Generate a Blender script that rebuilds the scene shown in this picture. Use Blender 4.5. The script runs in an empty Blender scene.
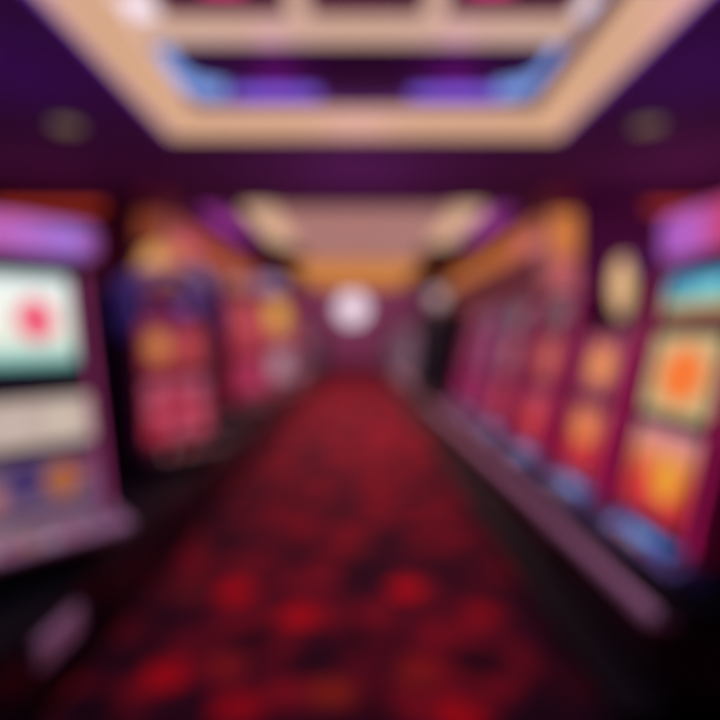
import bpy, bmesh, math, random
from mathutils import Vector, Matrix
random.seed(4)
S = bpy.context.scene
C = S.collection
PI = math.pi

# ------------------------------------------------------------------ colour and materials
def lin(c):
    out = []
    for v in c[:3]:
        v = v / 255.0
        out.append(v / 12.92 if v <= 0.04045 else ((v + 0.055) / 1.055) ** 2.4)
    return tuple(out)

def pbr(name, col, rough=0.5, metal=0.0, noise=0.0, scale=20.0, spec=0.5):
    m = bpy.data.materials.new(name); m.use_nodes = True
    nt = m.node_tree; b = nt.nodes['Principled BSDF']
    c = lin(col)
    b.inputs['Roughness'].default_value = rough
    b.inputs['Metallic'].default_value = metal
    b.inputs['Specular IOR Level'].default_value = spec
    tc = nt.nodes.new('ShaderNodeTexCoord')
    nz = nt.nodes.new('ShaderNodeTexNoise'); nz.inputs['Scale'].default_value = scale
    nt.links.new(tc.outputs['Object'], nz.inputs['Vector'])
    rp = nt.nodes.new('ShaderNodeValToRGB')
    k = noise
    rp.color_ramp.elements[0].position = 0.3
    rp.color_ramp.elements[1].position = 0.7
    rp.color_ramp.elements[0].color = tuple(v * (1 - k) for v in c) + (1,)
    rp.color_ramp.elements[1].color = tuple(min(1, v * (1 + k)) for v in c) + (1,)
    nt.links.new(nz.outputs['Fac'], rp.inputs['Fac'])
    nt.links.new(rp.outputs['Color'], b.inputs['Base Color'])
    return m

def glow(name, col, strength=1.0):
    m = bpy.data.materials.new(name); m.use_nodes = True
    b = m.node_tree.nodes['Principled BSDF']
    b.inputs['Base Color'].default_value = tuple(0.3 * v for v in lin(col)) + (1,)
    b.inputs['Roughness'].default_value = 0.4
    b.inputs['Emission Color'].default_value = lin(col) + (1,)
    b.inputs['Emission Strength'].default_value = strength
    return m

def screen_mat():
    m = bpy.data.materials.new('display_picture'); m.use_nodes = True
    nt = m.node_tree; b = nt.nodes['Principled BSDF']
    b.inputs['Base Color'].default_value = (0.01, 0.01, 0.012, 1)
    b.inputs['Roughness'].default_value = 0.5
    b.inputs['Specular IOR Level'].default_value = 0.15
    a = nt.nodes.new('ShaderNodeAttribute'); a.attribute_name = 'Picture'
    nt.links.new(a.outputs['Color'], b.inputs['Emission Color'])
    b.inputs['Emission Strength'].default_value = 1.0
    return m

M = dict(
    black=pbr('black_gloss_plastic', (15, 13, 30), 0.28, 0, 0.2, 30),
    matte=pbr('black_matte_paint', (7, 6, 18), 0.6, 0, 0.2, 30, 0.15),
    indigo=pbr('indigo_gloss_plastic', (112, 114, 180), 0.35, 0, 0.15, 25),
    steel=pbr('brushed_steel', (170, 150, 165), 0.35, 0.9, 0.12, 60),
    mauve=pbr('mauve_satin_metal', (214, 180, 204), 0.5, 0.1, 0.1, 30),
    magenta=pbr('magenta_gloss_plastic', (190, 30, 105), 0.35, 0, 0.1, 15),
    red=pbr('red_gloss_plastic', (150, 22, 40), 0.35, 0, 0.1, 15),
    plum=pbr('plum_gloss_plastic', (90, 25, 70), 0.4, 0, 0.1, 15),
    wallp=pbr('plum_wall_paint', (112, 50, 108), 0.8, 0, 0.12, 4),
    wallr=pbr('maroon_wall_paint', (96, 30, 48), 0.8, 0, 0.12, 4),
    wallm=pbr('mauve_wall_paint', (205, 130, 175), 0.8, 0, 0.12, 4),
    ceil=pbr('aubergine_ceiling_paint', (104, 54, 110), 0.85, 0, 0.08, 3),
    white=pbr('white_cove_plaster', (200, 190, 205), 0.8, 0, 0.05, 5),
    column=pbr('rose_column_cladding', (178, 96, 96), 0.5, 0, 0.12, 6),
    brass=pbr('brass_metal', (190, 140, 60), 0.35, 0.9, 0.1, 20),
    screen=screen_mat(),
)

def carpet_mat():
    m = bpy.data.materials.new('red_flower_carpet'); m.use_nodes = True
    nt = m.node_tree; L = nt.links; N = nt.nodes
    b = N['Principled BSDF']; b.inputs['Roughness'].default_value = 0.95
    b.inputs['Specular IOR Level'].default_value = 0.1
    tc = N.new('ShaderNodeTexCoord')
    # warp so that the flowers have petals
    wn = N.new('ShaderNodeTexNoise'); wn.inputs['Scale'].default_value = 9
    L.new(tc.outputs['Object'], wn.inputs['Vector'])
    sub = N.new('ShaderNodeVectorMath'); sub.operation = 'SUBTRACT'; sub.inputs[1].default_value = (.5, .5, .5)
    L.new(wn.outputs['Color'], sub.inputs[0])
    sc = N.new('ShaderNodeVectorMath'); sc.operation = 'SCALE'; sc.inputs['Scale'].default_value = 0.16
    L.new(sub.outputs[0], sc.inputs[0])
    add = N.new('ShaderNodeVectorMath'); add.operation = 'ADD'
    L.new(tc.outputs['Object'], add.inputs[0]); L.new(sc.outputs[0], add.inputs[1])
    # ground: mottled dark red
    vo = N.new('ShaderNodeTexVoronoi'); vo.inputs['Scale'].default_value = 3.1
    L.new(add.outputs[0], vo.inputs['Vector'])
    rp = N.new('ShaderNodeValToRGB'); cr = rp.color_ramp
    cr.elements[0].position = 0.05; cr.elements[0].color = lin((185, 28, 46)) + (1,)
    cr.elements[1].position = 0.62; cr.elements[1].color = lin((74, 13, 38)) + (1,)
    e = cr.elements.new(0.3); e.color = lin((150, 22, 40)) + (1,)
    L.new(vo.outputs['Distance'], rp.inputs['Fac'])
    col = rp.outputs['Color']
    def blobs(points, colour, r, col):
        prev = None
        for (x, y, k) in points:
            d = N.new('ShaderNodeVectorMath'); d.operation = 'DISTANCE'
            L.new(add.outputs[0], d.inputs[0]); d.inputs[1].default_value = (x, y, 0)
            mr = N.new('ShaderNodeMapRange'); mr.inputs['From Min'].default_value = r * 0.55
            mr.inputs['From Max'].default_value = r * 1.15; mr.inputs['To Min'].default_value = k
            mr.inputs['To Max'].default_value = 0
            L.new(d.outputs['Value'], mr.inputs['Value'])
            if prev is None: prev = mr.outputs[0]
            else:
                mx = N.new('ShaderNodeMath'); mx.operation = 'MAXIMUM'
                L.new(prev, mx.inputs[0]); L.new(mr.outputs[0], mx.inputs[1]); prev = mx.outputs[0]
        mix = N.new('ShaderNodeMixRGB'); L.new(prev, mix.inputs['Fac'])
        L.new(col, mix.inputs['Color1']); mix.inputs['Color2'].default_value = lin(colour) + (1,)
        return mix.outputs['Color']
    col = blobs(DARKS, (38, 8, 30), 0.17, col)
    col = blobs(FLOWERS, (255, 16, 28), 0.125, col)
    col = blobs(RUSTS, (190, 62, 30), 0.12, col)
    # pile
    pn = N.new('ShaderNodeTexNoise'); pn.inputs['Scale'].default_value = 220
    L.new(tc.outputs['Object'], pn.inputs['Vector'])
    bp = N.new('ShaderNodeBump'); bp.inputs['Strength'].default_value = 0.3
    L.new(pn.outputs['Fac'], bp.inputs['Height']); L.new(bp.outputs[0], b.inputs['Normal'])
    L.new(col, b.inputs['Base Color'])
    return m
FLOWERS = [(-.765, 3.50, 1), (-.33, 3.2, 1), (.30, 3.53, 1), (.72, 3.22, .35), (-.90, 2.63, .75), (.44, 2.36, .6),
           (-.52, 2.40, .5), (.30, 2.72, .3), (-.45, 4.6, .45), (.5, 4.7, .4), (-.75, 5.2, .4), (.2, 6.1, .35), (-.3, 6.6, .35)]
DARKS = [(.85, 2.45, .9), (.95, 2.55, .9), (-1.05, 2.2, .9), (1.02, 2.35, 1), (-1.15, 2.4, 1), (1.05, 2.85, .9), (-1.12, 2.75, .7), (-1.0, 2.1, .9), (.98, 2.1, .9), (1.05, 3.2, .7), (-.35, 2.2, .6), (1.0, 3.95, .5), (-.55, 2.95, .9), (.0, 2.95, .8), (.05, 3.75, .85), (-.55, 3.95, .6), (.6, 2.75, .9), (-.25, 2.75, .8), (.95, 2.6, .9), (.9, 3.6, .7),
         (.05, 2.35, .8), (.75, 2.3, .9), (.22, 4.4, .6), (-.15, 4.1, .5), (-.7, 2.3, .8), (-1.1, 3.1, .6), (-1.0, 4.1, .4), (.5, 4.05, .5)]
RUSTS = [(-.12, 2.5, .8), (-1.05, 3.5, .4), (.28, 2.66, .5), (.0, 4.3, .4), (-.62, 2.72, .3)]
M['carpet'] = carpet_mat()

# ------------------------------------------------------------------ mesh helpers
def bx(bm, x0, x1, y0, y1, z0, z1, bev=0.0):
    r = bmesh.ops.create_cube(bm, size=1)
    vs = r['verts']
    for v in vs:
        v.co = Vector(((x0 + x1) / 2 + v.co.x * (x1 - x0), (y0 + y1) / 2 + v.co.y * (y1 - y0), (z0 + z1) / 2 + v.co.z * (z1 - z0)))
    if bev > 0:
        es = list({e for v in vs for e in v.link_edges})
        bmesh.ops.bevel(bm, geom=es, offset=bev, segments=2, affect='EDGES', profile=0.5)
    return bm

def cyl(bm, p0, p1, r0, r1=None, n=20):
    r1 = r0 if r1 is None else r1
    p0, p1 = Vector(p0), Vector(p1); d = p1 - p0
    q = Vector((0, 0, 1)).rotation_difference(d.normalized()).to_matrix().to_4x4()
    bmesh.ops.create_cone(bm, cap_ends=True, segments=n, radius1=r0, radius2=r1, depth=d.length,
                          matrix=Matrix.Translation((p0 + p1) / 2) @ q)
    return bm

def prism(bm, pts, x0, x1):
    """profile of (y,z) points pushed along x"""
    a = [bm.verts.new((x0, y, z)) for y, z in pts]
    b = [bm.verts.new((x1, y, z)) for y, z in pts]
    n = len(pts)
    bm.faces.new(a); bm.faces.new(b[::-1])
    for i in range(n):
        bm.faces.new((a[(i + 1) % n], a[i], b[i], b[(i + 1) % n]))
    return bm

def obj(name, bm, mat, parent=None, bevel=0, smooth=False, label=None):
    bmesh.ops.recalc_face_normals(bm, faces=bm.faces[:])
    me = bpy.data.meshes.new(name); bm.to_mesh(me); bm.free()
    me.materials.append(M[mat] if isinstance(mat, str) else mat)
    o = bpy.data.objects.new(name, me); C.objects.link(o)
    if parent: o.parent = parent
    if bevel:
        md = o.modifiers.new('bevel', 'BEVEL'); md.width = bevel; md.segments = 2; md.limit_method = 'ANGLE'
    if smooth:
        for p in me.polygons: p.use_smooth = True
    if label: o['label'] = label
    return o

def B(*a, **k): return bx(bmesh.new(), *a, **k)

def struct(name, bm, mat, **k):
    o = obj(name, bm, mat, **k); o['kind'] = 'structure'; return o

def tag(o, label, cat, group=None):
    o['label'] = label; o['category'] = cat
    if group: o['group'] = group
    return o

def thing(name, label, cat, loc=(0, 0, 0), rz=0, group=None):
    o = bpy.data.objects.new(name, None); C.objects.link(o); o.empty_display_size = .2
    o.location = loc; o.rotation_euler = (0, 0, rz)
    return tag(o, label, cat, group)

def copy_tree(o, parent=None):
    c = o.copy(); C.objects.link(c); c.parent = parent
    for ch in list(o.children): copy_tree(ch, c)
    return c

def rrect(x0, x1, z0, z1, r, n=6):
    r = min(r, (x1 - x0) / 2.01, (z1 - z0) / 2.01)
    pts = []
    for cx, cz, a0 in ((x1 - r, z1 - r, 0), (x0 + r, z1 - r, 90), (x0 + r, z0 + r, 180), (x1 - r, z0 + r, 270)):
        for i in range(n + 1):
            a = math.radians(a0 + 90 * i / n)
            pts.append((cx + r * math.cos(a), cz + r * math.sin(a)))
    return pts

def ring(x0, x1, z0, z1, t, r, front, lift=0.02, back=0.02):
    """bezel: rounded rectangular ring that follows the front of the cabinet"""
    bm = bmesh.new()
    inn = rrect(x0, x1, z0, z1, r); out = rrect(x0 - t, x1 + t, z0 - t, z1 + t, r + t)
    n = len(inn)
    rows = []
    for pts, dy in ((out, back), (out, -lift * .6), ([((a[0] * .5 + b[0] * .5), (a[1] * .5 + b[1] * .5)) for a, b in zip(inn, out)], -lift), (inn, -lift * .5), (inn, back)):
        rows.append([bm.verts.new((x, front(z) + dy, z)) for x, z in pts])
    for a in range(len(rows)):
        p, q = rows[a], rows[(a + 1) % len(rows)]
        for i in range(n):
            bm.faces.new((p[i], p[(i + 1) % n], q[(i + 1) % n], q[i]))
    return bm

def picture(name, x0, x1, z0, z1, fn, front, parent, lift=0.006, nx=40, nz=40, gain=1.0, arch=0.0, label=None, inside=None):
    """a lit panel whose picture is a colour per small face; follows the front of the cabinet"""
    bm = bmesh.new(); vs = {}
    for j in range(nz + 1):
        for i in range(nx + 1):
            u, v = i / nx, j / nz
            x = x0 + (x1 - x0) * u; z = z0 + (z1 - z0) * v
            vs[i, j] = bm.verts.new((x, front(z) - lift - arch * math.sin(PI * u), z))
    cols = []
    for j in range(nz):
        for i in range(nx):
            u, v = (i + .5) / nx, (j + .5) / nz
            if inside and not inside(u, v): continue
            bm.faces.new((vs[i, j], vs[i + 1, j], vs[i + 1, j + 1], vs[i, j + 1]))
            cols.append(fn(u, v))
    for v in [v for v in bm.verts if not v.link_faces]: bm.verts.remove(v)
    # back and rim so that the panel is a solid sheet
    me = bpy.data.meshes.new(name); bm.to_mesh(me); bm.free()
    at = me.color_attributes.new('Picture', 'FLOAT_COLOR', 'CORNER')
    k = 0
    for p in me.polygons:
        c = lin(cols[p.index])
        for li in p.loop_indices: at.data[li].color = (c[0] * gain, c[1] * gain, c[2] * gain, 1)
    me.materials.append(M['screen'])
    o = bpy.data.objects.new(name, me); C.objects.link(o); o.parent = parent
    md = o.modifiers.new('sheet', 'SOLIDIFY'); md.thickness = 0.012; md.offset = -1
    if label: o['label'] = label
    return o

# ------------------------------------------------------------------ pictures on the displays
def mixc(a, b, t):
    t = max(0, min(1, t)); return tuple(a[i] + (b[i] - a[i]) * t for i in range(3))

def reels(bg, syms, cols=5, rows=3, seed=1, gut=(20, 10, 25), size=.38):
    rnd = random.Random(seed); kinds = [[(rnd.choice(syms), rnd.randint(0, 3)) for _ in range(rows)] for _ in range(cols)]
    def f(u, v):
        cu, cv = u * cols, v * rows; i, j = min(cols - 1, int(cu)), min(rows - 1, int(cv))
        du, dv = cu - i - .5, cv - j - .5
        col, k = kinds[i][j]
        if abs(du) > .46: return gut
        d = math.hypot(du, dv) if k == 0 else (abs(du) + abs(dv)) * .8 if k == 1 else max(abs(du), abs(dv)) if k == 2 else abs(math.hypot(du, dv) - .22) * 2.4
        return col if d < size else (mixc(bg, (255, 255, 255), .15) if d < size + .06 else bg)
    return f

def spot(base, items):
    """base colour or function with soft shapes laid on it: (u, v, ru, rv, colour)"""
    def f(u, v):
        c = base(u, v) if callable(base) else base
        for (x, y, rx, ry, col) in items:
            d = math.hypot((u - x) / rx, (v - y) / ry)
            if d < 1.0: c = mixc(col, c, max(0, (d - .7) / .3))
        return c
    return f

def grad(stops, axis='v'):
    def f(u, v):
        t = v if axis == 'v' else u
        for (a, ca), (b, cb) in zip(stops, stops[1:]):
            if t <= b: return mixc(ca, cb, (t - a) / max(1e-6, b - a))
        return stops[-1][1]
    return f

# ------------------------------------------------------------------ one slot machine
def machine(name_label, loc, rz, w=.8, depth=.6, top=1.48, lean=.12, body='black', frame='magenta', strip=None, screens=(), deck=None,
            topper=None, hood=None, group=None, plain=False):
    t = thing('slot_machine', name_label, 'slot machine', loc, rz, group)
    h = w / 2
    fr = lambda z: -.02 + lean * max(0, z - .16) / 1.3
    # cabinet: black body with a stepped belly and a rounded top
    pts = [(.02, 0), (depth, 0), (depth, top - .06), (depth - .06, top), (fr(top) + .08, top), (fr(top) + .03, top - .03)]
    zz = [top - .03 - (top - .2) * i / 6 for i in range(1, 7)]
    pts += [(fr(z) + .03, z) for z in zz] + [(.0, .1)]
    obj('cabinet', prism(bmesh.new(), pts, -h + .03, h - .03), body, t, bevel=.008)
    # side frames run up the front edges
    for s in (-1, 1):
        xa, xb = (s * h, s * (h - .05)); x0, x1 = min(xa, xb), max(xa, xb)
        p = [(fr(z) - .025, z) for z in [.1 + (top - .1) * i / 8 for i in range(9)]] + [(fr(top) + .12, top + .02), (fr(.5) + .1, .5), (.1, .1)]
        f = obj('side_frame', prism(bmesh.new(), p, x0, x1), frame, t, bevel=.008)
        if strip:
            q = [(fr(z) - .034, z) for z in [.16 + (top - .22) * i / 8 for i in range(9)]] + [(fr(top) + .0, top - .05), (fr(.16) - .0, .16)]
            obj('light_strip', prism(bmesh.new(), q, (x0 + x1) / 2 - .011, (x0 + x1) / 2 + .011), strip, f)
    # displays with their bezels
    for (nm, z0, z1, hw, fn, gain) in screens:
        picture(nm, -hw, hw, z0, z1, fn, fr, t, gain=gain, nx=52, nz=52)
        obj(nm + '_bezel', ring(-hw, hw, z0, z1, .022, .02, fr, lift=.03, back=.03), frame if nm == 'belly_glass' else 'black', t, smooth=False)
    # button deck
    if deck:
        zf, zb, out, dfn, dg, dmat = deck
        dk = obj('button_deck', prism(bmesh.new(), [(.06, zb), (.06, max(.012, zf - .1)), (-out * .6, max(.014, zf - .09)), (-out, zf - .03), (-out - .005, zf), (-out + .02, zf + .012)], -h + .01, h - .01), dmat, t, bevel=.006)
        slope = (zb - zf - .012) / (.06 + out - .02)
        dz = lambda y: zf + .012 + (y + out - .02) * slope
        # glass touch panel lying in the deck
        bm = bmesh.new(); n = 16
        y0, y1 = -out + .045, -.02
        vv = {(i, j): bm.verts.new((-h * .72 + h * 1.4 * i / n, y0 + (y1 - y0) * j / 6, dz(y0 + (y1 - y0) * j / 6) + .006)) for i in range(n + 1) for j in range(7)}
        cl = []
        for j in range(6):
            for i in range(n):
                bm.faces.new((vv[i, j], vv[i + 1, j], vv[i + 1, j + 1], vv[i, j + 1])); cl.append(dfn((i + .5) / n, (j + .5) / 6))
        me = bpy.data.meshes.new('touch_panel'); bm.to_mesh(me); bm.free()
        at = me.color_attributes.new('Picture', 'FLOAT_COLOR', 'CORNER')
        for p in me.polygons:
            c = lin(cl[p.index])
            for li in p.loop_indices: at.data[li].color = (c[0] * dg, c[1] * dg, c[2] * dg, 1)
        me.materials.append(M['screen'])
        o = bpy.data.objects.new('touch_panel', me); C.objects.link(o); o.parent = dk
        md = o.modifiers.new('sheet', 'SOLIDIFY'); md.thickness = .008; md.offset = -1
        if not plain:
            for k in range(5):
                x = -h * .5 + h * .2 * k; y = -out + .03
                cyl_bm = cyl(bmesh.new(), (x, y, dz(y) - .002), (x, y, dz(y) + .016), .016, .013, 14)
                obj('button', cyl_bm, BTN[k % len(BTN)], dk)
            y = -out * .55; x = h * .8
            obj('spin_button', cyl(bmesh.new(), (x, y, dz(y) - .002), (x, y, dz(y) + .03), .038, .032, 24), 'steel', dk)
            obj('bill_slot', bx(bmesh.new(), -h * .92, -h * .7, y - .03, y + .03, dz(y) - .004, dz(y) + .02, .004), 'steel', dk)
    # speaker grille and belly door
    if not plain:
        for s in (-1, 1):
            g = bmesh.new(); zc = top - .02
            bx(g, s * h * .62 - .06, s * h * .62 + .06, fr(zc) + .02, fr(zc) + .05, top - .028, top + .004)
            for k in range(5):
                zc = top - .02; bx(g, s * h * .62 - .05 + .02 * k, s * h * .62 - .04 + .02 * k, fr(zc) - .0, fr(zc) + .05, top - .026, top + .006)
            obj('speaker_grille', g, 'steel', t)
    # topper
    if topper:
        kind, hw, th, fn, gain, tm = topper
        zb = top + .05; yc = fr(top) + .13; f2 = lambda z: yc - .06
        tp = None
        if kind == 'sign':
            box = bmesh.new()
            pr = rrect(-hw, hw, zb, zb + th, .05)
            a = [box.verts.new((x, yc - .05, z)) for x, z in pr]; b = [box.verts.new((x, yc + .07, z)) for x, z in pr]
            box.faces.new(a); box.faces.new(b[::-1])
            for i in range(len(pr)): box.faces.new((a[i], a[(i + 1) % len(pr)], b[(i + 1) % len(pr)], b[i]))
            tp = obj('topper', box, tm, t)
            rr = lambda u, v: math.hypot(max(0, abs(u - .5) * 2 * hw - hw + .07), max(0, abs(v - .5) * th - th / 2 + .07)) < .062
            picture('topper_display', -hw, hw, zb, zb + th, fn, f2, tp, gain=gain, nx=36, nz=20, inside=rr)
        elif kind == 'oval':
            box = bmesh.new(); n = 36
            for (ry, sc) in ((0, 1),):
                a = [box.verts.new((hw * math.cos(2 * PI * i / n), yc - .05, zb + th / 2 + th / 2 * math.sin(2 * PI * i / n))) for i in range(n)]
                b = [box.verts.new((hw * math.cos(2 * PI * i / n), yc + .07, zb + th / 2 + th / 2 * math.sin(2 * PI * i / n))) for i in range(n)]
                box.faces.new(a); box.faces.new(b[::-1])
                for i in range(n): box.faces.new((a[i], a[(i + 1) % n], b[(i + 1) % n], b[i]))
            tp = obj('topper', box, tm, t)
            picture('topper_display', -hw, hw, zb, zb + th, fn, f2, tp, gain=gain, nx=36, nz=36, inside=lambda u, v: math.hypot(u - .5, v - .5) < .47)
        elif kind == 'arch':
            box = bmesh.new(); n = 24
            arc = [(hw * math.cos(PI * i / n), zb + th * math.sin(PI * i / n)) for i in range(n + 1)]
            a = [box.verts.new((x, yc - .05, z)) for x, z in arc]; b = [box.verts.new((x, yc + .07, z)) for x, z in arc]
            box.faces.new(a); box.faces.new(b[::-1])
            for i in range(len(arc)): box.faces.new((a[i], a[(i + 1) % len(arc)], b[(i + 1) % len(arc)], b[i]))
            tp = obj('topper', box, tm, t)
            picture('topper_display', -hw, hw, zb, zb + th, fn, f2, tp, gain=gain, nx=40, nz=24, inside=lambda u, v: math.hypot((u - .5) * 2, v) < .93 and v > .05)
        for s in (-1, 1): obj('topper_bracket', cyl(bmesh.new(), (s * hw * .4, yc, top - .01), (s * hw * .4, yc, zb + (.08 if kind == 'oval' else .02)), .02), 'steel', t)
    if hood:
        # curved wings that arch forward round the displays
        hm, out, z0, z1, th = hood
        for s in (-1, 1):
            n = 14; outer, inner = [], []
            for i in range(n + 1):
                a = i / n; z = z0 + (z1 - z0) * a; b = math.sin(PI * a) ** .6
                outer.append((fr(min(z, top)) - .01 - out * b, z)); inner.append((fr(min(z, top)) + .14, z))
            x0, x1 = sorted((s * h, s * (h + th)))
            obj('side_wing', prism(bmesh.new(), outer + inner[::-1], x0, x1), hm, t, bevel=.006)
        n = 14; arcm = bmesh.new()
        po = [((h + th) * math.cos(PI * i / n), z1 + .26 * math.sin(PI * i / n)) for i in range(n + 1)]
        pi_ = [((h - .04) * math.cos(PI * i / n), z1 + .17 * math.sin(PI * i / n)) for i in range(n + 1)]
        y0, y1 = fr(top) - .06, fr(top) + .14
        rows = [[arcm.verts.new((x, y, z)) for x, z in pts] for pts, y in ((po, y0), (po, y1), (pi_, y1), (pi_, y0))]
        for a in range(4):
            p, q = rows[a], rows[(a + 1) % 4]
            for i in range(n): arcm.faces.new((p[i], p[i + 1], q[i + 1], q[i]))
        arcm.faces.new([r[0] for r in rows]); arcm.faces.new([r[-1] for r in rows][::-1])
        obj('arched_hood', arcm, hm, t)
    return t

M['btn_w'] = glow('lit_white_button', (220, 215, 230), .7)
M['btn_r'] = glow('lit_red_button', (200, 40, 50), .7)
M['btn_y'] = glow('lit_amber_button', (230, 160, 40), .7)
BTN = ['btn_w', 'btn_r', 'btn_y', 'btn_w', 'btn_r']
M['strip_m'] = glow('magenta_light_strip', (205, 30, 112), .9)
M['frame_glow_p'] = glow('plum_pink_frame_glow', (170, 60, 120), 1.0)  # added glow that makes the plum frame look lit
M['strip_r'] = glow('red_light_strip', (230, 40, 60), 1.0)
M['strip_v'] = glow('violet_light_strip', (150, 60, 210), 1.2)

# ------------------------------------------------------------------ the room
CZ = 3.2
XW, Y0, Y1 = 4.2, -1.6, 30.0
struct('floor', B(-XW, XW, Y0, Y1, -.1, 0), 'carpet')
OX, OY0, OY1 = 1.2, .7, 3.95                      # opening of the tray
bm = bmesh.new()
bx(bm, -XW, -OX, Y0, 18, CZ, CZ + .06); bx(bm, OX, XW, Y0, 18, CZ, CZ + .06)
bx(bm, -OX, OX, Y0, OY0, CZ, CZ + .06); bx(bm, -OX, OX, OY1, 18, CZ, CZ + .06)
struct('ceiling', bm, 'ceil')
struct('ceiling_far', B(-XW, XW, 18.06, Y1, 4.6, 4.7), 'ceil')
struct('trim_1', B(-XW, XW, 18, 18.06, CZ, 4.7), 'wallp')
# recess of the tray, wider than its opening
RX, RY0, RY1, RZ = 1.62, .4, 4.35, 3.78
bm = bmesh.new()
bx(bm, -RX - .04, -RX, RY0, RY1, CZ + .06, RZ); bx(bm, RX, RX + .04, RY0, RY1, CZ + .06, RZ)
bx(bm, -RX - .04, RX + .04, RY0 - .04, RY0, CZ + .06, RZ); bx(bm, -RX - .04, RX + .04, RY1, RY1 + .04, CZ + .06, RZ)
bx(bm, -RX - .04, RX + .04, RY0 - .04, RY1 + .04, RZ, RZ + .05)
struct('trim_2', bm, 'wallp')
struct('wall_left', B(-XW - .1, -XW, Y0, Y1, 0, 4.7), 'wallp')
struct('wall_right', B(XW, XW + .1, Y0, Y1, 0, 4.7), 'wallp')
struct('wall_back', B(-XW - .1, XW + .1, Y1, Y1 + .1, 0, 4.7), 'wallm')
struct('wall_front', B(-XW - .1, XW + .1, Y0 - .1, Y0, 0, 4.7), 'wallp')
for s, nm in ((-1, 'left'), (1, 'right')):
    x0, x1 = sorted((s * 2.35, s * XW))
    struct('wall_%s_cross' % nm, B(x0, x1, 6.4, 6.5, 0, CZ), 'wallr' if s < 0 else 'wallp')
    x0, x1 = sorted((s * 2.35, s * 2.45))
    struct('wall_%s_inner' % nm, B(x0, x1, 6.5, 18, 0, CZ), 'wallr')
    struct('baseboard_%s' % nm, B(*sorted((s * 2.33, s * 2.35)), 6.5, 18, 0, .14), 'matte')

# light frame round the tray
M['cream'] = glow('cream_light_panel', (210, 167, 132), 1.0)
M['cream_in'] = glow('cream_inner_light_panel', (206, 168, 146), 1.0)
M['cream_dim'] = glow('dim_cream_light_panel', (164, 118, 112), 1.0)
M['amber'] = glow('amber_light_panel', (222, 146, 66), 1.05)
M['amber_deep'] = glow('deep_amber_light', (176, 96, 24), .9)
M['redline'] = glow('red_orange_neon', (190, 60, 30), 1.0)
M['blue'] = glow('blue_led_strip', (118, 152, 220), 1.2)
M['violet'] = glow('violet_led_strip', (112, 84, 205), 1.3)
M['pink'] = glow('pink_led_strip', (230, 60, 130), 1.2)
M['pearl'] = glow('pearl_light', (228, 214, 226), 1.2)

def light_frame(name, label, x, xo, ya, yb, wb, z, th, mat, gr=None):
    t = thing(name, label, 'ceiling light', (.06, 0, z), 0, gr)
    obj('side_panel', B(-xo, -x, ya, yb + wb, 0, th, bev=.008), mat, t)
    obj('side_panel', B(x, xo, ya, yb + wb, 0, th, bev=.008), mat, t)
    obj('end_panel', B(-x, x, yb, yb + wb, 0, th, bev=.008), mat, t)
    obj('end_panel', B(-x, x, ya, ya + .4, 0, th, bev=.008), mat, t)
    return t
light_frame('ceiling_light', 'wide cream light frame bordering the big tray opening in the ceiling', OX, 1.52, .3, OY1, .46, CZ - .05, .05, 'cream')
fi = light_frame('ceiling_light', 'inner cream light frame hanging up inside the tray recess', 1.3, 1.58, .5, 3.62, .32, 3.64, .03, 'cream_in')

for q in (-1, 1): obj('corner_lamp', B(*sorted((q * 1.32, q * 1.56)), 3.36, 3.58, -.02, 0, bev=.004), 'pearl', fi, label='white corner lamp')
for q in (-1, 1): obj('cross_bar', B(q * .43 - .07, q * .43 + .07, .9, 3.62, 0, .03, bev=.005), 'cream_in', fi)
M['halo_fill'] = glow('violet_halo_fill', (110, 50, 170), 1.0)
t = thing('added_glow_trim', 'thin added violet glow strip round the outside of the cream ceiling frame', 'added glow strip', (.06, 0, CZ - .05))  # added violet strip that washes the ceiling beside the frame
for a in ((-1.56, -1.53, .3, 4.45), (1.53, 1.56, .3, 4.45), (-1.56, 1.56, 4.42, 4.45)):
    obj('strip', B(*a, .015, .05), 'halo_fill', t)

def bar(name, label, cat, pts, r, mat, group=None):
    bm = bmesh.new()
    cu = bpy.data.curves.new(name, 'CURVE'); cu.dimensions = '3D'; cu.bevel_depth = r; cu.bevel_resolution = 4; cu.use_fill_caps = True
    sp = cu.splines.new('POLY'); sp.points.add(len(pts) - 1)
    for p, q in zip(sp.points, pts): p.co = (*q, 1)
    o = bpy.data.objects.new(name, cu)
    me = bpy.data.meshes.new_from_object(o); bpy.data.objects.remove(o)
    bm.from_mesh(me); return tag(obj(name, bm, mat, smooth=True), label, cat, group)

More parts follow.
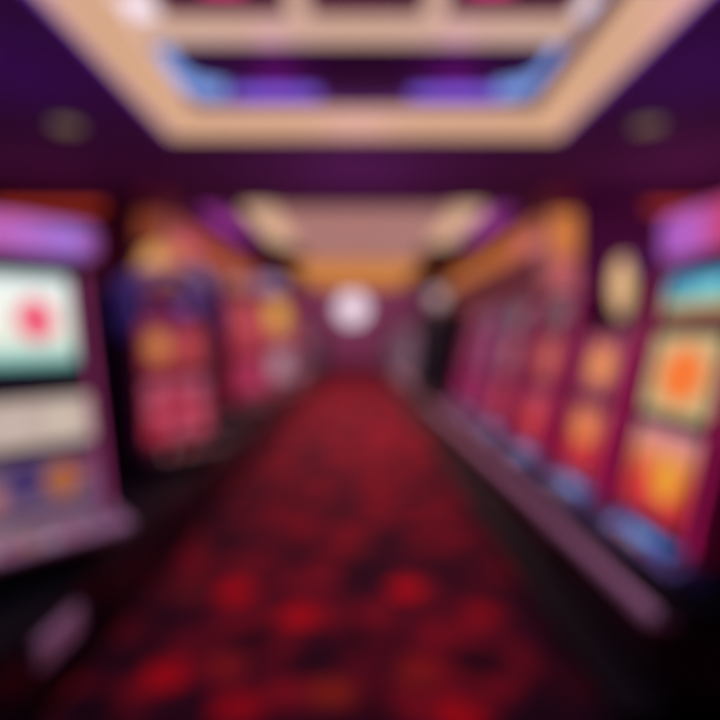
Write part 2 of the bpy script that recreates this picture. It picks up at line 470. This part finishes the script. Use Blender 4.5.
for s, wd in ((-1, 'left'), (1, 'right')):
    pts = [(s * 1.47, 4.15, 3.71), (s * 1.46, 4.22, 3.67), (s * 1.41, 4.25, 3.59), (s * 1.32, 4.25, 3.52), (s * 1.2, 4.25, 3.47), (s * 1.04, 4.25, 3.45)]
    pts = [(x + .03, y, z) for x, y, z in pts]
    bar('led_strip', 'blue LED strip curving round the %s corner of the ceiling recess' % wd, 'LED strip', pts, .062, 'blue')
    bar('led_strip', 'violet LED strip along the back of the ceiling recess, %s of its dark middle' % wd, 'LED strip', [(s * 1.0 + .06, 4.27, 3.43), (s * .35 + .06, 4.29, 3.43)], .05, 'violet')
    bar('led_strip', 'short pink LED strip above the inner light frame, %s one' % wd, 'LED strip', [(s * .95, 3.45, 3.74), (s * .7, 3.45, 3.74)], .03, 'pink')
    # recessed downlights
    d = thing('downlight', 'small dim round brass downlight in the dark ceiling, %s of the tray' % wd, 'downlight', (s * 2.18, 4.2, CZ))
    rm = bmesh.new(); cyl(rm, (0, 0, -.025), (0, 0, 0), .13, .15, 28); obj('rim', rm, 'ceil', d)
    M.setdefault('dimlamp', glow('dim_olive_lamp', (108, 94, 66), 1.0))
    obj('lens', cyl(bmesh.new(), (0, 0, -.04), (0, 0, -.022), .10, .11, 28), 'dimlamp', d)
    # violet lines beside the far panel
    tag(obj('ceiling_light', B(*sorted((s * 1.75, s * 2.0)), 7.0, 9.8, CZ - .03, CZ, bev=.006), glow('violet_ceiling_line', (128, 44, 138), 1)),
        'long violet ceiling light strip on the %s side of the far cream panel' % wd, 'ceiling light')

# far luminous ceiling panel
t = thing('ceiling_light', 'large dim cream ceiling light panel over the far half of the aisle', 'ceiling light', (.08, 0, CZ))
obj('panel', B(-1.1, 1.1, 7.0, 11.6, -.05, 0, bev=.008), 'cream_dim', t)
M['cream_hot'] = glow('bright_cream_light', (214, 176, 142), 1.0)
for s in (-1, 1):
    obj('edge_lamp', B(*sorted((s * 1.1, s * 1.5)), 6.9, 9.6, -.07, 0, bev=.01), 'cream_hot', t, label='brighter cream edge lamp')
# amber coffer panels further on
for k in range(4):
    y = 11.75 + k * 1.55
    t = thing('ceiling_light', ['first', 'second', 'third', 'fourth'][k] + ' amber ceiling light panel beyond the cream panel', 'ceiling light', (0, y, CZ), 0, 'amber ceiling panels')
    obj('frame', ring(-1.45, 1.45, 0, 1.4, .05, .04, lambda z: 0, lift=.05, back=0), 'brass', t)
    t.children[0].rotation_euler = (PI / 2 * 1, 0, 0)
    t.children[0].rotation_euler = (0, 0, 0)
    for o in list(t.children): bpy.data.objects.remove(o)
    fb = bmesh.new()
    bx(fb, -1.5, 1.5, 0, .05, -.07, 0); bx(fb, -1.5, 1.5, 1.42, 1.47, -.07, 0); bx(fb, -1.5, -1.44, .05, 1.42, -.07, 0); bx(fb, 1.44, 1.5, .05, 1.42, -.07, 0)
    obj('frame', fb, 'brass', t)
    obj('panel', B(-1.44, 1.44, .05, 1.42, -.04, 0), 'amber', t)

# far round sign
t = thing('wall_sign', 'big round glowing pearl white sign on the end wall down the aisle', 'sign', (-.25, Y1, 0))
bm = bmesh.new(); cyl(bm, (0, -.2, 3.0), (0, 0, 3.0), 0.88, n=64); obj('rim', bm, 'mauve', t)
bm = bmesh.new(); cyl(bm, (0, -.26, 3.0), (0, -.2, 3.0), .74, .8, 64); obj('face', bm, 'pearl', t)

# columns with amber light panels
for s, wd in ((-1, 'left'), (1, 'right')):
    x = s * 2.2
    bm = bmesh.new(); bx(bm, x - .15, x + .15, 6.0, 6.3, 0, CZ, .02); bx(bm, x - .17, x + .17, 5.97, 6.33, 3.08, CZ, .01); bx(bm, x - .17, x + .17, 5.97, 6.33, 0, .2, .01)
    struct('column_%s' % wd, bm, 'column')
    t = thing('wall_lamp', 'tall wall lamp with a %s upper shade on the front of the %s rose column' % (('rust', 'left') if s < 0 else ('amber', 'right')), 'wall lamp', (x, 6.0, 1.7))
    obj('upper_shade', B(-.13, .13, -.1, -.02, .75, 1.2, bev=.02), glow('rust_lamp_shade', (140, 66, 40), .9) if s < 0 else glow('soft_amber_shade', (208, 124, 62), 1), t, label='%s upper shade' % ('rust' if s < 0 else 'amber'))
    obj('rose_glow', B(-.13, .13, -.1, -.02, .05, .72, bev=.02), glow('rose_column_glow', (185, 95, 98), .95), t, label='rose glow panel added to the column')  # added glowing panel that makes the column front look lit
    obj('bracket', B(-.145, .145, -.03, 0, 0, 1.25, bev=.01), 'brass', t)
    xx = sorted((s * 2.3, s * 2.34))
    tag(obj('wall_light', B(xx[0], xx[1], 6.9, 14.5, 2.72, 3.1, bev=.008), 'amber_deep' if s > 0 else glow('rust_wall_light', (165, 70, 40), .9)),
        ('deep amber' if s > 0 else 'rust red') + ' glowing band high on the %s inner wall' % wd, 'wall light')
    x0, x1 = sorted((s * (2.9 if s < 0 else 3.3), s * 4.1))
    bar('neon_tube', 'thin red orange neon tube high across the %s cross wall' % wd, 'neon light', [(x0, 6.362, 3.05), (x1, 6.362, 3.05)], .04, 'redline')

# ------------------------------------------------------------------ machine stands (long plinths)
def stand(s, xf, ya, yb, h, lab, rail_mat, rail=True, plate=False):
    t = thing('machine_stand', lab, 'machine stand', (s * xf, 0, 0))
    f = lambda a, b: sorted((s * a, s * b))
    obj('plinth', B(*f(.03, .79), ya + .02, yb, .1, h - .04, bev=.01), 'black', t)
    obj('kick_board', B(*f(.06, .77), ya + .05, yb, 0, .1), 'matte', t)
    obj('top_board', B(*f(.0, .8), ya, yb, h - .04, h, bev=.008), 'matte', t)
    if rail: obj('toe_step', B(*f(-.14, .1), ya + .02, yb, 0, .09, bev=.01), 'matte', t)
    n = int((yb - ya) / 1.0)
    for k in range(min(n, 12)):
        y = ya + .1 + k * 1.0
        obj('access_panel', B(*f(.012, .032), y, y + .86, .15, h - .09, bev=.01), 'black', t)
    if rail:
        obj('edge_rail', B(*f(-.035, .085), ya, yb, h - .075, h - .001, bev=.018), rail_mat, t)
    return t
SH = .5
stand(1, 1.2, 2.22, 28, SH, 'long low black plinth under the right row with a mauve metal edge rail', 'mauve')
ls = stand(-1, 1.25, 1.7, 28, SH, 'long low black plinth under the left row of machines', 'matte', rail=False)
obj('foot_plate', B(-.02, .02, 2.18, 2.5, .28, .40, bev=.01), 'mauve', ls, label='small mauve metal foot plate')

# ------------------------------------------------------------------ left machines
fn_white = spot(grad([(0, (90, 160, 155)), (.12, (170, 215, 205)), (.3, (240, 240, 225)), (.85, (245, 250, 245)), (1, (170, 200, 200))]),
                [(.73, .5, .16, .27, (236, 84, 112)), (.73, .5, .08, .12, (250, 110, 140))])
fn_beige = spot((200, 178, 168), [(.2, .5, .1, .3, (235, 225, 190)), (.5, .5, .12, .3, (205, 185, 175)), (.8, .5, .1, .3, (215, 200, 180))])
fn_mixed = spot((118, 92, 128), [(.16, .5, .14, .4, (70, 130, 60)), (.34, .35, .1, .3, (190, 120, 120)), (.55, .6, .14, .35, (70, 50, 110)), (.78, .5, .14, .4, (190, 110, 60)), (.9, .7, .08, .2, (150, 60, 80))])
fn_top1 = spot(grad([(0, (200, 60, 120)), (.35, (205, 90, 165)), (.65, (185, 110, 205)), (.85, (160, 110, 205)), (1, (150, 70, 140))], 'u'),
               [(.3, .5, .12, .3, (225, 120, 190)), (.85, .5, .1, .3, (170, 120, 220))])
L1 = machine('large machine on the left plinth with a white screen showing one pink red disc', (-1.60, 2.66, SH), math.radians(52), w=.86, frame='plum', body='black',
             strip='frame_glow_p', top=1.48, lean=.3,
             screens=(('upper_screen', .94, 1.42, .34, fn_white, 1.0), ('lower_screen', .55, .78, .38, fn_beige, .95), ('belly_glass', .25, .49, .38, fn_mixed, .8)),
             deck=(.15, .24, .26, spot((150, 115, 140), [(.3, .5, .2, .4, (175, 140, 160)), (.75, .5, .12, .3, (160, 110, 150))]), .6, 'mauve'),
             topper=('sign', .56, .22, fn_top1, .95, 'plum'))
fn_r = spot((168, 56, 66), [(.25, .5, .2, .34, (215, 140, 70)), (.75, .5, .2, .38, (190, 74, 76)), (.5, .9, .4, .1, (130, 40, 90))])
fn_r2 = spot(reels((172, 46, 68), [(210, 90, 115), (190, 90, 120), (190, 40, 65), (170, 90, 120)], 3, 3, 5, (150, 25, 50)), [])
fn_t2 = spot((215, 135, 75), [(.3, .5, .16, .3, (240, 180, 110)), (.75, .5, .14, .3, (220, 120, 50))])
L2 = machine('arched black and indigo machine with glowing red screens, second from the front on the left', (-1.50, 4.7, SH), math.radians(62), w=.86, frame='plum', body='black', strip=None, top=1.5, lean=.1,
             screens=(('upper_screen', .80, 1.22, .36, fn_r, .85), ('lower_screen', .24, .74, .36, fn_r2, .85), ('header_glass', 1.26, 1.42, .30, spot((110, 35, 80), [(.8, .5, .2, .4, (110, 90, 180))]), .8)),
             deck=(.12, .2, .14, spot((130, 20, 40), []), .6, 'black'),
             topper=('arch', .34, .36, fn_t2, .95, 'black'), hood=('indigo', .12, 1.08, 1.42, .06))
fn_y = spot(grad([(0, (170, 60, 90)), (.5, (220, 150, 70)), (1, (215, 140, 60))]), [(.5, .6, .3, .3, (235, 190, 90))])
fn_g = spot((165, 120, 140), [(.5, .5, .35, .35, (185, 150, 165))])
L3 = machine('red machine with a yellow upper screen, and a grey lower screen, fifth on the left', (-1.33, 9.75, SH), math.radians(62), w=.95, frame='red', strip='strip_r', top=1.8,
             screens=(('upper_screen', .95, 1.72, .38, fn_y, .9), ('lower_screen', .3, .85, .38, fn_g, .9)),
             deck=(.12, .2, .14, spot((150, 40, 70), []), .6, 'plum'),
             topper=('sign', .36, .28, spot((150, 125, 185), [(.7, .5, .2, .3, (210, 170, 150))]), .8, 'plum'))
L4 = machine('tall machine with two rose pink screens, fourth from the front on the left', (-1.5, 8.0, SH), math.radians(62), w=.85, frame='red', strip='strip_r', top=1.7,
             screens=(('upper_screen', .85, 1.6, .34, spot((185, 60, 80), [(.4, .6, .3, .3, (200, 90, 90))]), .85), ('lower_screen', .26, .76, .34, spot((170, 45, 85), [(.5, .5, .3, .3, (190, 70, 110))]), .85)),
             deck=(.12, .2, .14, spot((150, 40, 70), []), .6, 'plum'), topper=('sign', .34, .2, spot((175, 110, 110), [(.3, .5, .2, .3, (200, 140, 110))]), .8, 'plum'))
L2b = machine('plum machine half hidden behind the arched indigo machine', (-1.68, 6.25, SH), math.radians(62), w=.8, depth=.3, frame='plum', strip=None, top=1.42,
             screens=(('upper_screen', .80, 1.35, .30, spot((90, 30, 60), []), .7), ('lower_screen', .26, .70, .30, spot((110, 30, 50), []), .7)),
             deck=(.12, .2, .14, spot((90, 30, 50), []), .6, 'black'),
             topper=('oval', .27, .40, spot((170, 155, 190), [(.5, .5, .3, .3, (190, 170, 215))]), .8, 'plum'))

# ------------------------------------------------------------------ right machines
blue = lambda g: spot((40, 84, 150), [(.5, .5, .3, .45, (70, 135, 200)), (.2, .5, .1, .3, (50, 60, 140))])
def rm(lab, y, up, low, head, topper, ug=.95, lg=.9, frame='magenta', strip='strip_m', dk=None, top=1.48, **k):
    scr = [('upper_screen', .70, 1.10, .29, up, ug), ('lower_screen', .20, .63, .29, low, lg)]
    if head: scr.append(('header_glass', 1.16, 1.42, .31, head, .95))
    return machine(lab, (1.47, y, SH), -PI / 2, w=.82, depth=.52, frame=frame, strip=strip, top=top, lean=.30, screens=scr,
                   deck=(.07, .15, .13, dk or blue(1), 1.35, 'indigo'), topper=topper, **k)
fn_o1 = spot((205, 180, 130), [(.5, .5, .42, .44, (235, 150, 80)), (.5, .5, .34, .36, (245, 118, 35))])
fn_o1l = spot(grad([(0, (195, 30, 60)), (.45, (225, 90, 50)), (.75, (230, 150, 110)), (1, (205, 130, 165))]), [(.62, .45, .22, .3, (240, 165, 50)), (.25, .3, .2, .2, (220, 60, 60))])
fn_cy = spot(grad([(0, (80, 20, 55)), (.12, (100, 25, 60)), (.25, (205, 150, 80)), (.42, (150, 190, 140)), (.55, (80, 175, 185)), (1, (40, 130, 190))]), [(.6, .68, .25, .2, (110, 205, 215))])
fn_tp = spot(grad([(0, (165, 85, 195)), (.3, (190, 100, 205)), (.45, (200, 70, 140)), (.6, (205, 60, 90)), (1, (190, 50, 90))], 'u'), [(.75, .5, .15, .3, (220, 70, 90))])
R1 = rm('magenta machine with a cyan header and an orange screen, nearest on the right plinth', 2.79, fn_o1, fn_o1l, fn_cy, ('sign', .56, .27, fn_tp, .9, 'magenta'), 1.0, .95)
fn_o2 = spot((150, 60, 90), [(.5, .5, .4, .42, (225, 130, 90)), (.5, .5, .22, .24, (245, 165, 70))])
fn_o2l = spot(grad([(0, (190, 20, 60)), (.5, (215, 70, 60)), (1, (205, 100, 110))]), [(.45, .65, .3, .28, (240, 150, 80))])
fn_tan = spot((216, 170, 130), [(.5, .55, .32, .36, (250, 205, 140))])
R2 = rm('magenta machine topped by a tall pale oval lamp, second on the right plinth', 3.71, fn_o2, fn_o2l, None, ('oval', .16, .42, fn_tan, .95, 'plum'), top=1.16)
fn_o3 = spot((170, 60, 80), [(.5, .5, .4, .4, (215, 105, 85))])
fn_o3l = spot(grad([(0, (190, 25, 60)), (.5, (205, 50, 70)), (1, (190, 70, 110))]), [(.4, .5, .3, .28, (225, 90, 75))])
R3 = rm('magenta machine with dull coral screens, third on the right plinth', 4.74, fn_o3, fn_o3l, spot((75, 45, 70), [(.5, .5, .3, .3, (110, 90, 80))]), None, .85, .9)
R4 = rm('magenta machine with a grey green header, fourth on the right plinth', 5.86, spot((150, 80, 110), [(.5, .5, .3, .3, (190, 120, 110))]), spot((190, 60, 90), [(.5, .5, .3, .3, (205, 80, 90))]),
        spot((60, 74, 92), [(.6, .5, .3, .35, (90, 100, 90))]), None, .85, .8)
R5 = rm('plum machine with a dark slate header, fifth on the right plinth', 6.88, spot((140, 80, 130), []), spot((165, 60, 110), []), spot((70, 70, 105), []), None, .8, .8, frame='plum', dk=spot((60, 60, 120), []))
R6 = rm('plum machine with a pink lower screen, sixth on the right plinth', 7.9, spot((165, 75, 115), []), spot((175, 50, 110), []), spot((120, 70, 90), []), None, .8, .8, frame='magenta', dk=spot((60, 60, 120), []))

# ------------------------------------------------------------------ far rows: copies of one plain machine on each side
farL = machine('small distant machine with pink screens far down the left row', (-1.6, 11.2, SH), math.radians(70), w=.8, frame='plum', top=1.5, plain=True,
               screens=(('upper_screen', .75, 1.35, .30, spot((175, 105, 130), [(.5, .6, .3, .2, (200, 130, 130))]), .95), ('lower_screen', .22, .68, .30, spot((120, 70, 100), []), .8)),
               deck=(.1, .18, .12, spot((60, 30, 60), []), .6, 'black'), group='distant machines of the left row')
farR = machine('small distant machine with mauve screens far down the right row', (1.5, 10.9, SH), math.radians(-70), w=.8, frame='plum', top=1.5, plain=True,
               screens=(('upper_screen', .75, 1.35, .30, spot((180, 130, 155), [(.5, .6, .3, .2, (180, 140, 160))]), .9), ('lower_screen', .22, .68, .30, spot((165, 140, 160), []), 1.0)),
               deck=(.1, .18, .12, spot((60, 30, 60), []), .6, 'black'), group='distant machines of the right row')
for k in range(1, 15):
    c = copy_tree(farL); c.location = (-1.6, 11.2 + k * 1.1, SH)
for k in range(1, 16):
    c = copy_tree(farR); c.location = (1.5, 10.9 + k * 1.1, SH)
# dark machine that stands out from the right row, with a pale lamp
dkm = machine('unlit black machine with a pale lamp, turned to the aisle far along the right row', (1.24, 9.5, SH), math.radians(-50), w=.75, frame='matte', top=1.55, depth=.5,
              screens=(('upper_screen', .75, 1.35, .28, spot((14, 10, 26), []), .6), ('lower_screen', .22, .68, .28, spot((14, 10, 26), []), .6)),
              deck=(.1, .18, .12, spot((12, 10, 24), []), .6, 'black'),
              topper=('oval', .2, .3, spot((190, 168, 168), []), 1.0, 'steel'))

# ------------------------------------------------------------------ lights of the room, with added fill lamps
def lamp(kind, name, loc, col, power, size=.3, rot=(0, 0, 0), spot_size=None, sy=None):
    l = bpy.data.lights.new(name, kind); l.color = lin(col); l.energy = power
    if kind == 'AREA':
        l.size = size
        if sy: l.shape = 'RECTANGLE'; l.size_y = sy
    else: l.shadow_soft_size = size
    if spot_size: l.spot_size = spot_size; l.spot_blend = .6
    o = bpy.data.objects.new(name, l); C.objects.link(o); o.location = loc; o.rotation_euler = rot
    return o
lamp('AREA', 'ceiling_panel_lamp', (0, 9.2, CZ - .07), (255, 195, 200), 120, 2.2, sy=4.6)
lamp('AREA', 'amber_panel_lamp', (0, 14.8, CZ - .09), (255, 180, 180), 170, 2.6, sy=6)
lamp('POINT', 'atrium_lamp', (0, 24, 4.2), (255, 190, 215), 400, .5)
lamp('SPOT', 'downlight_lamp', (-2.18, 4.2, CZ - .06), (220, 150, 200), 12, .08, spot_size=2.2)
lamp('SPOT', 'downlight_lamp', (2.18, 4.2, CZ - .06), (220, 150, 200), 12, .08, spot_size=2.2)

for s in (-1, 1): lamp('POINT', 'recess_fill', (s * .7 + .06, 4.17, 3.55), (170, 50, 200), 1.8, .08)  # added magenta-violet fill that tints the recess
lamp('AREA', 'tray_fill', (0, 2.6, 3.60), (200, 180, 245), 34, 2.2, sy=2.4)  # added lavender fill that brightens the rail and floor
for s in (-1, 1):
    for y in (1.6, 3.4): lamp('POINT', 'violet_fill_lamp', (s * 2.1, y, 2.5), (120, 66, 200), 10, .25)  # added purple fill for the ceiling, without a fixture
lamp('POINT', 'violet_fill_lamp', (0, 5.5, 2.2), (185, 115, 195), 28, .3)  # added purple fill under the ceiling beyond the frame
for s in (-1, 1): lamp('POINT', 'violet_line_fill', (s * 1.9, 8.4, 2.9), (190, 70, 170), 7, .12)  # added violet fill below the ceiling lines
for s in (-1, 1): lamp('POINT', 'cross_wall_fill', (s * 3.1, 5.3, 2.2), (195, 100, 155), 14 if s < 0 else 26, .12)  # added fill that brightens the cross walls, without a fixture
w = bpy.data.worlds.new('dim_hall_air'); S.world = w; w.use_nodes = True
w.node_tree.nodes['Background'].inputs[0].default_value = lin((60, 20, 60)) + (1,)
w.node_tree.nodes['Background'].inputs[1].default_value = .15

# ------------------------------------------------------------------ camera: wide lens, focused very near, so the hall is out of focus
cd = bpy.data.cameras.new('camera'); cam = bpy.data.objects.new('camera', cd); C.objects.link(cam)
cam.location = (0, 0, 1.6); cam.rotation_euler = (PI / 2, 0, 0)
cd.lens = 28; cd.sensor_width = 36; cd.shift_x = .004; cd.shift_y = -.0347; cd.clip_start = .02
cd.dof.use_dof = True; cd.dof.focus_distance = .3; cd.dof.aperture_fstop = 1.4
S.camera = cam
S.view_settings.view_transform = 'Standard'; S.view_settings.look = 'None'
S.view_settings.exposure = 0; S.view_settings.gamma = 1; S.view_settings.use_curve_mapping = False
S.cycles.use_denoising = True
S.cycles.sample_clamp_indirect = 4
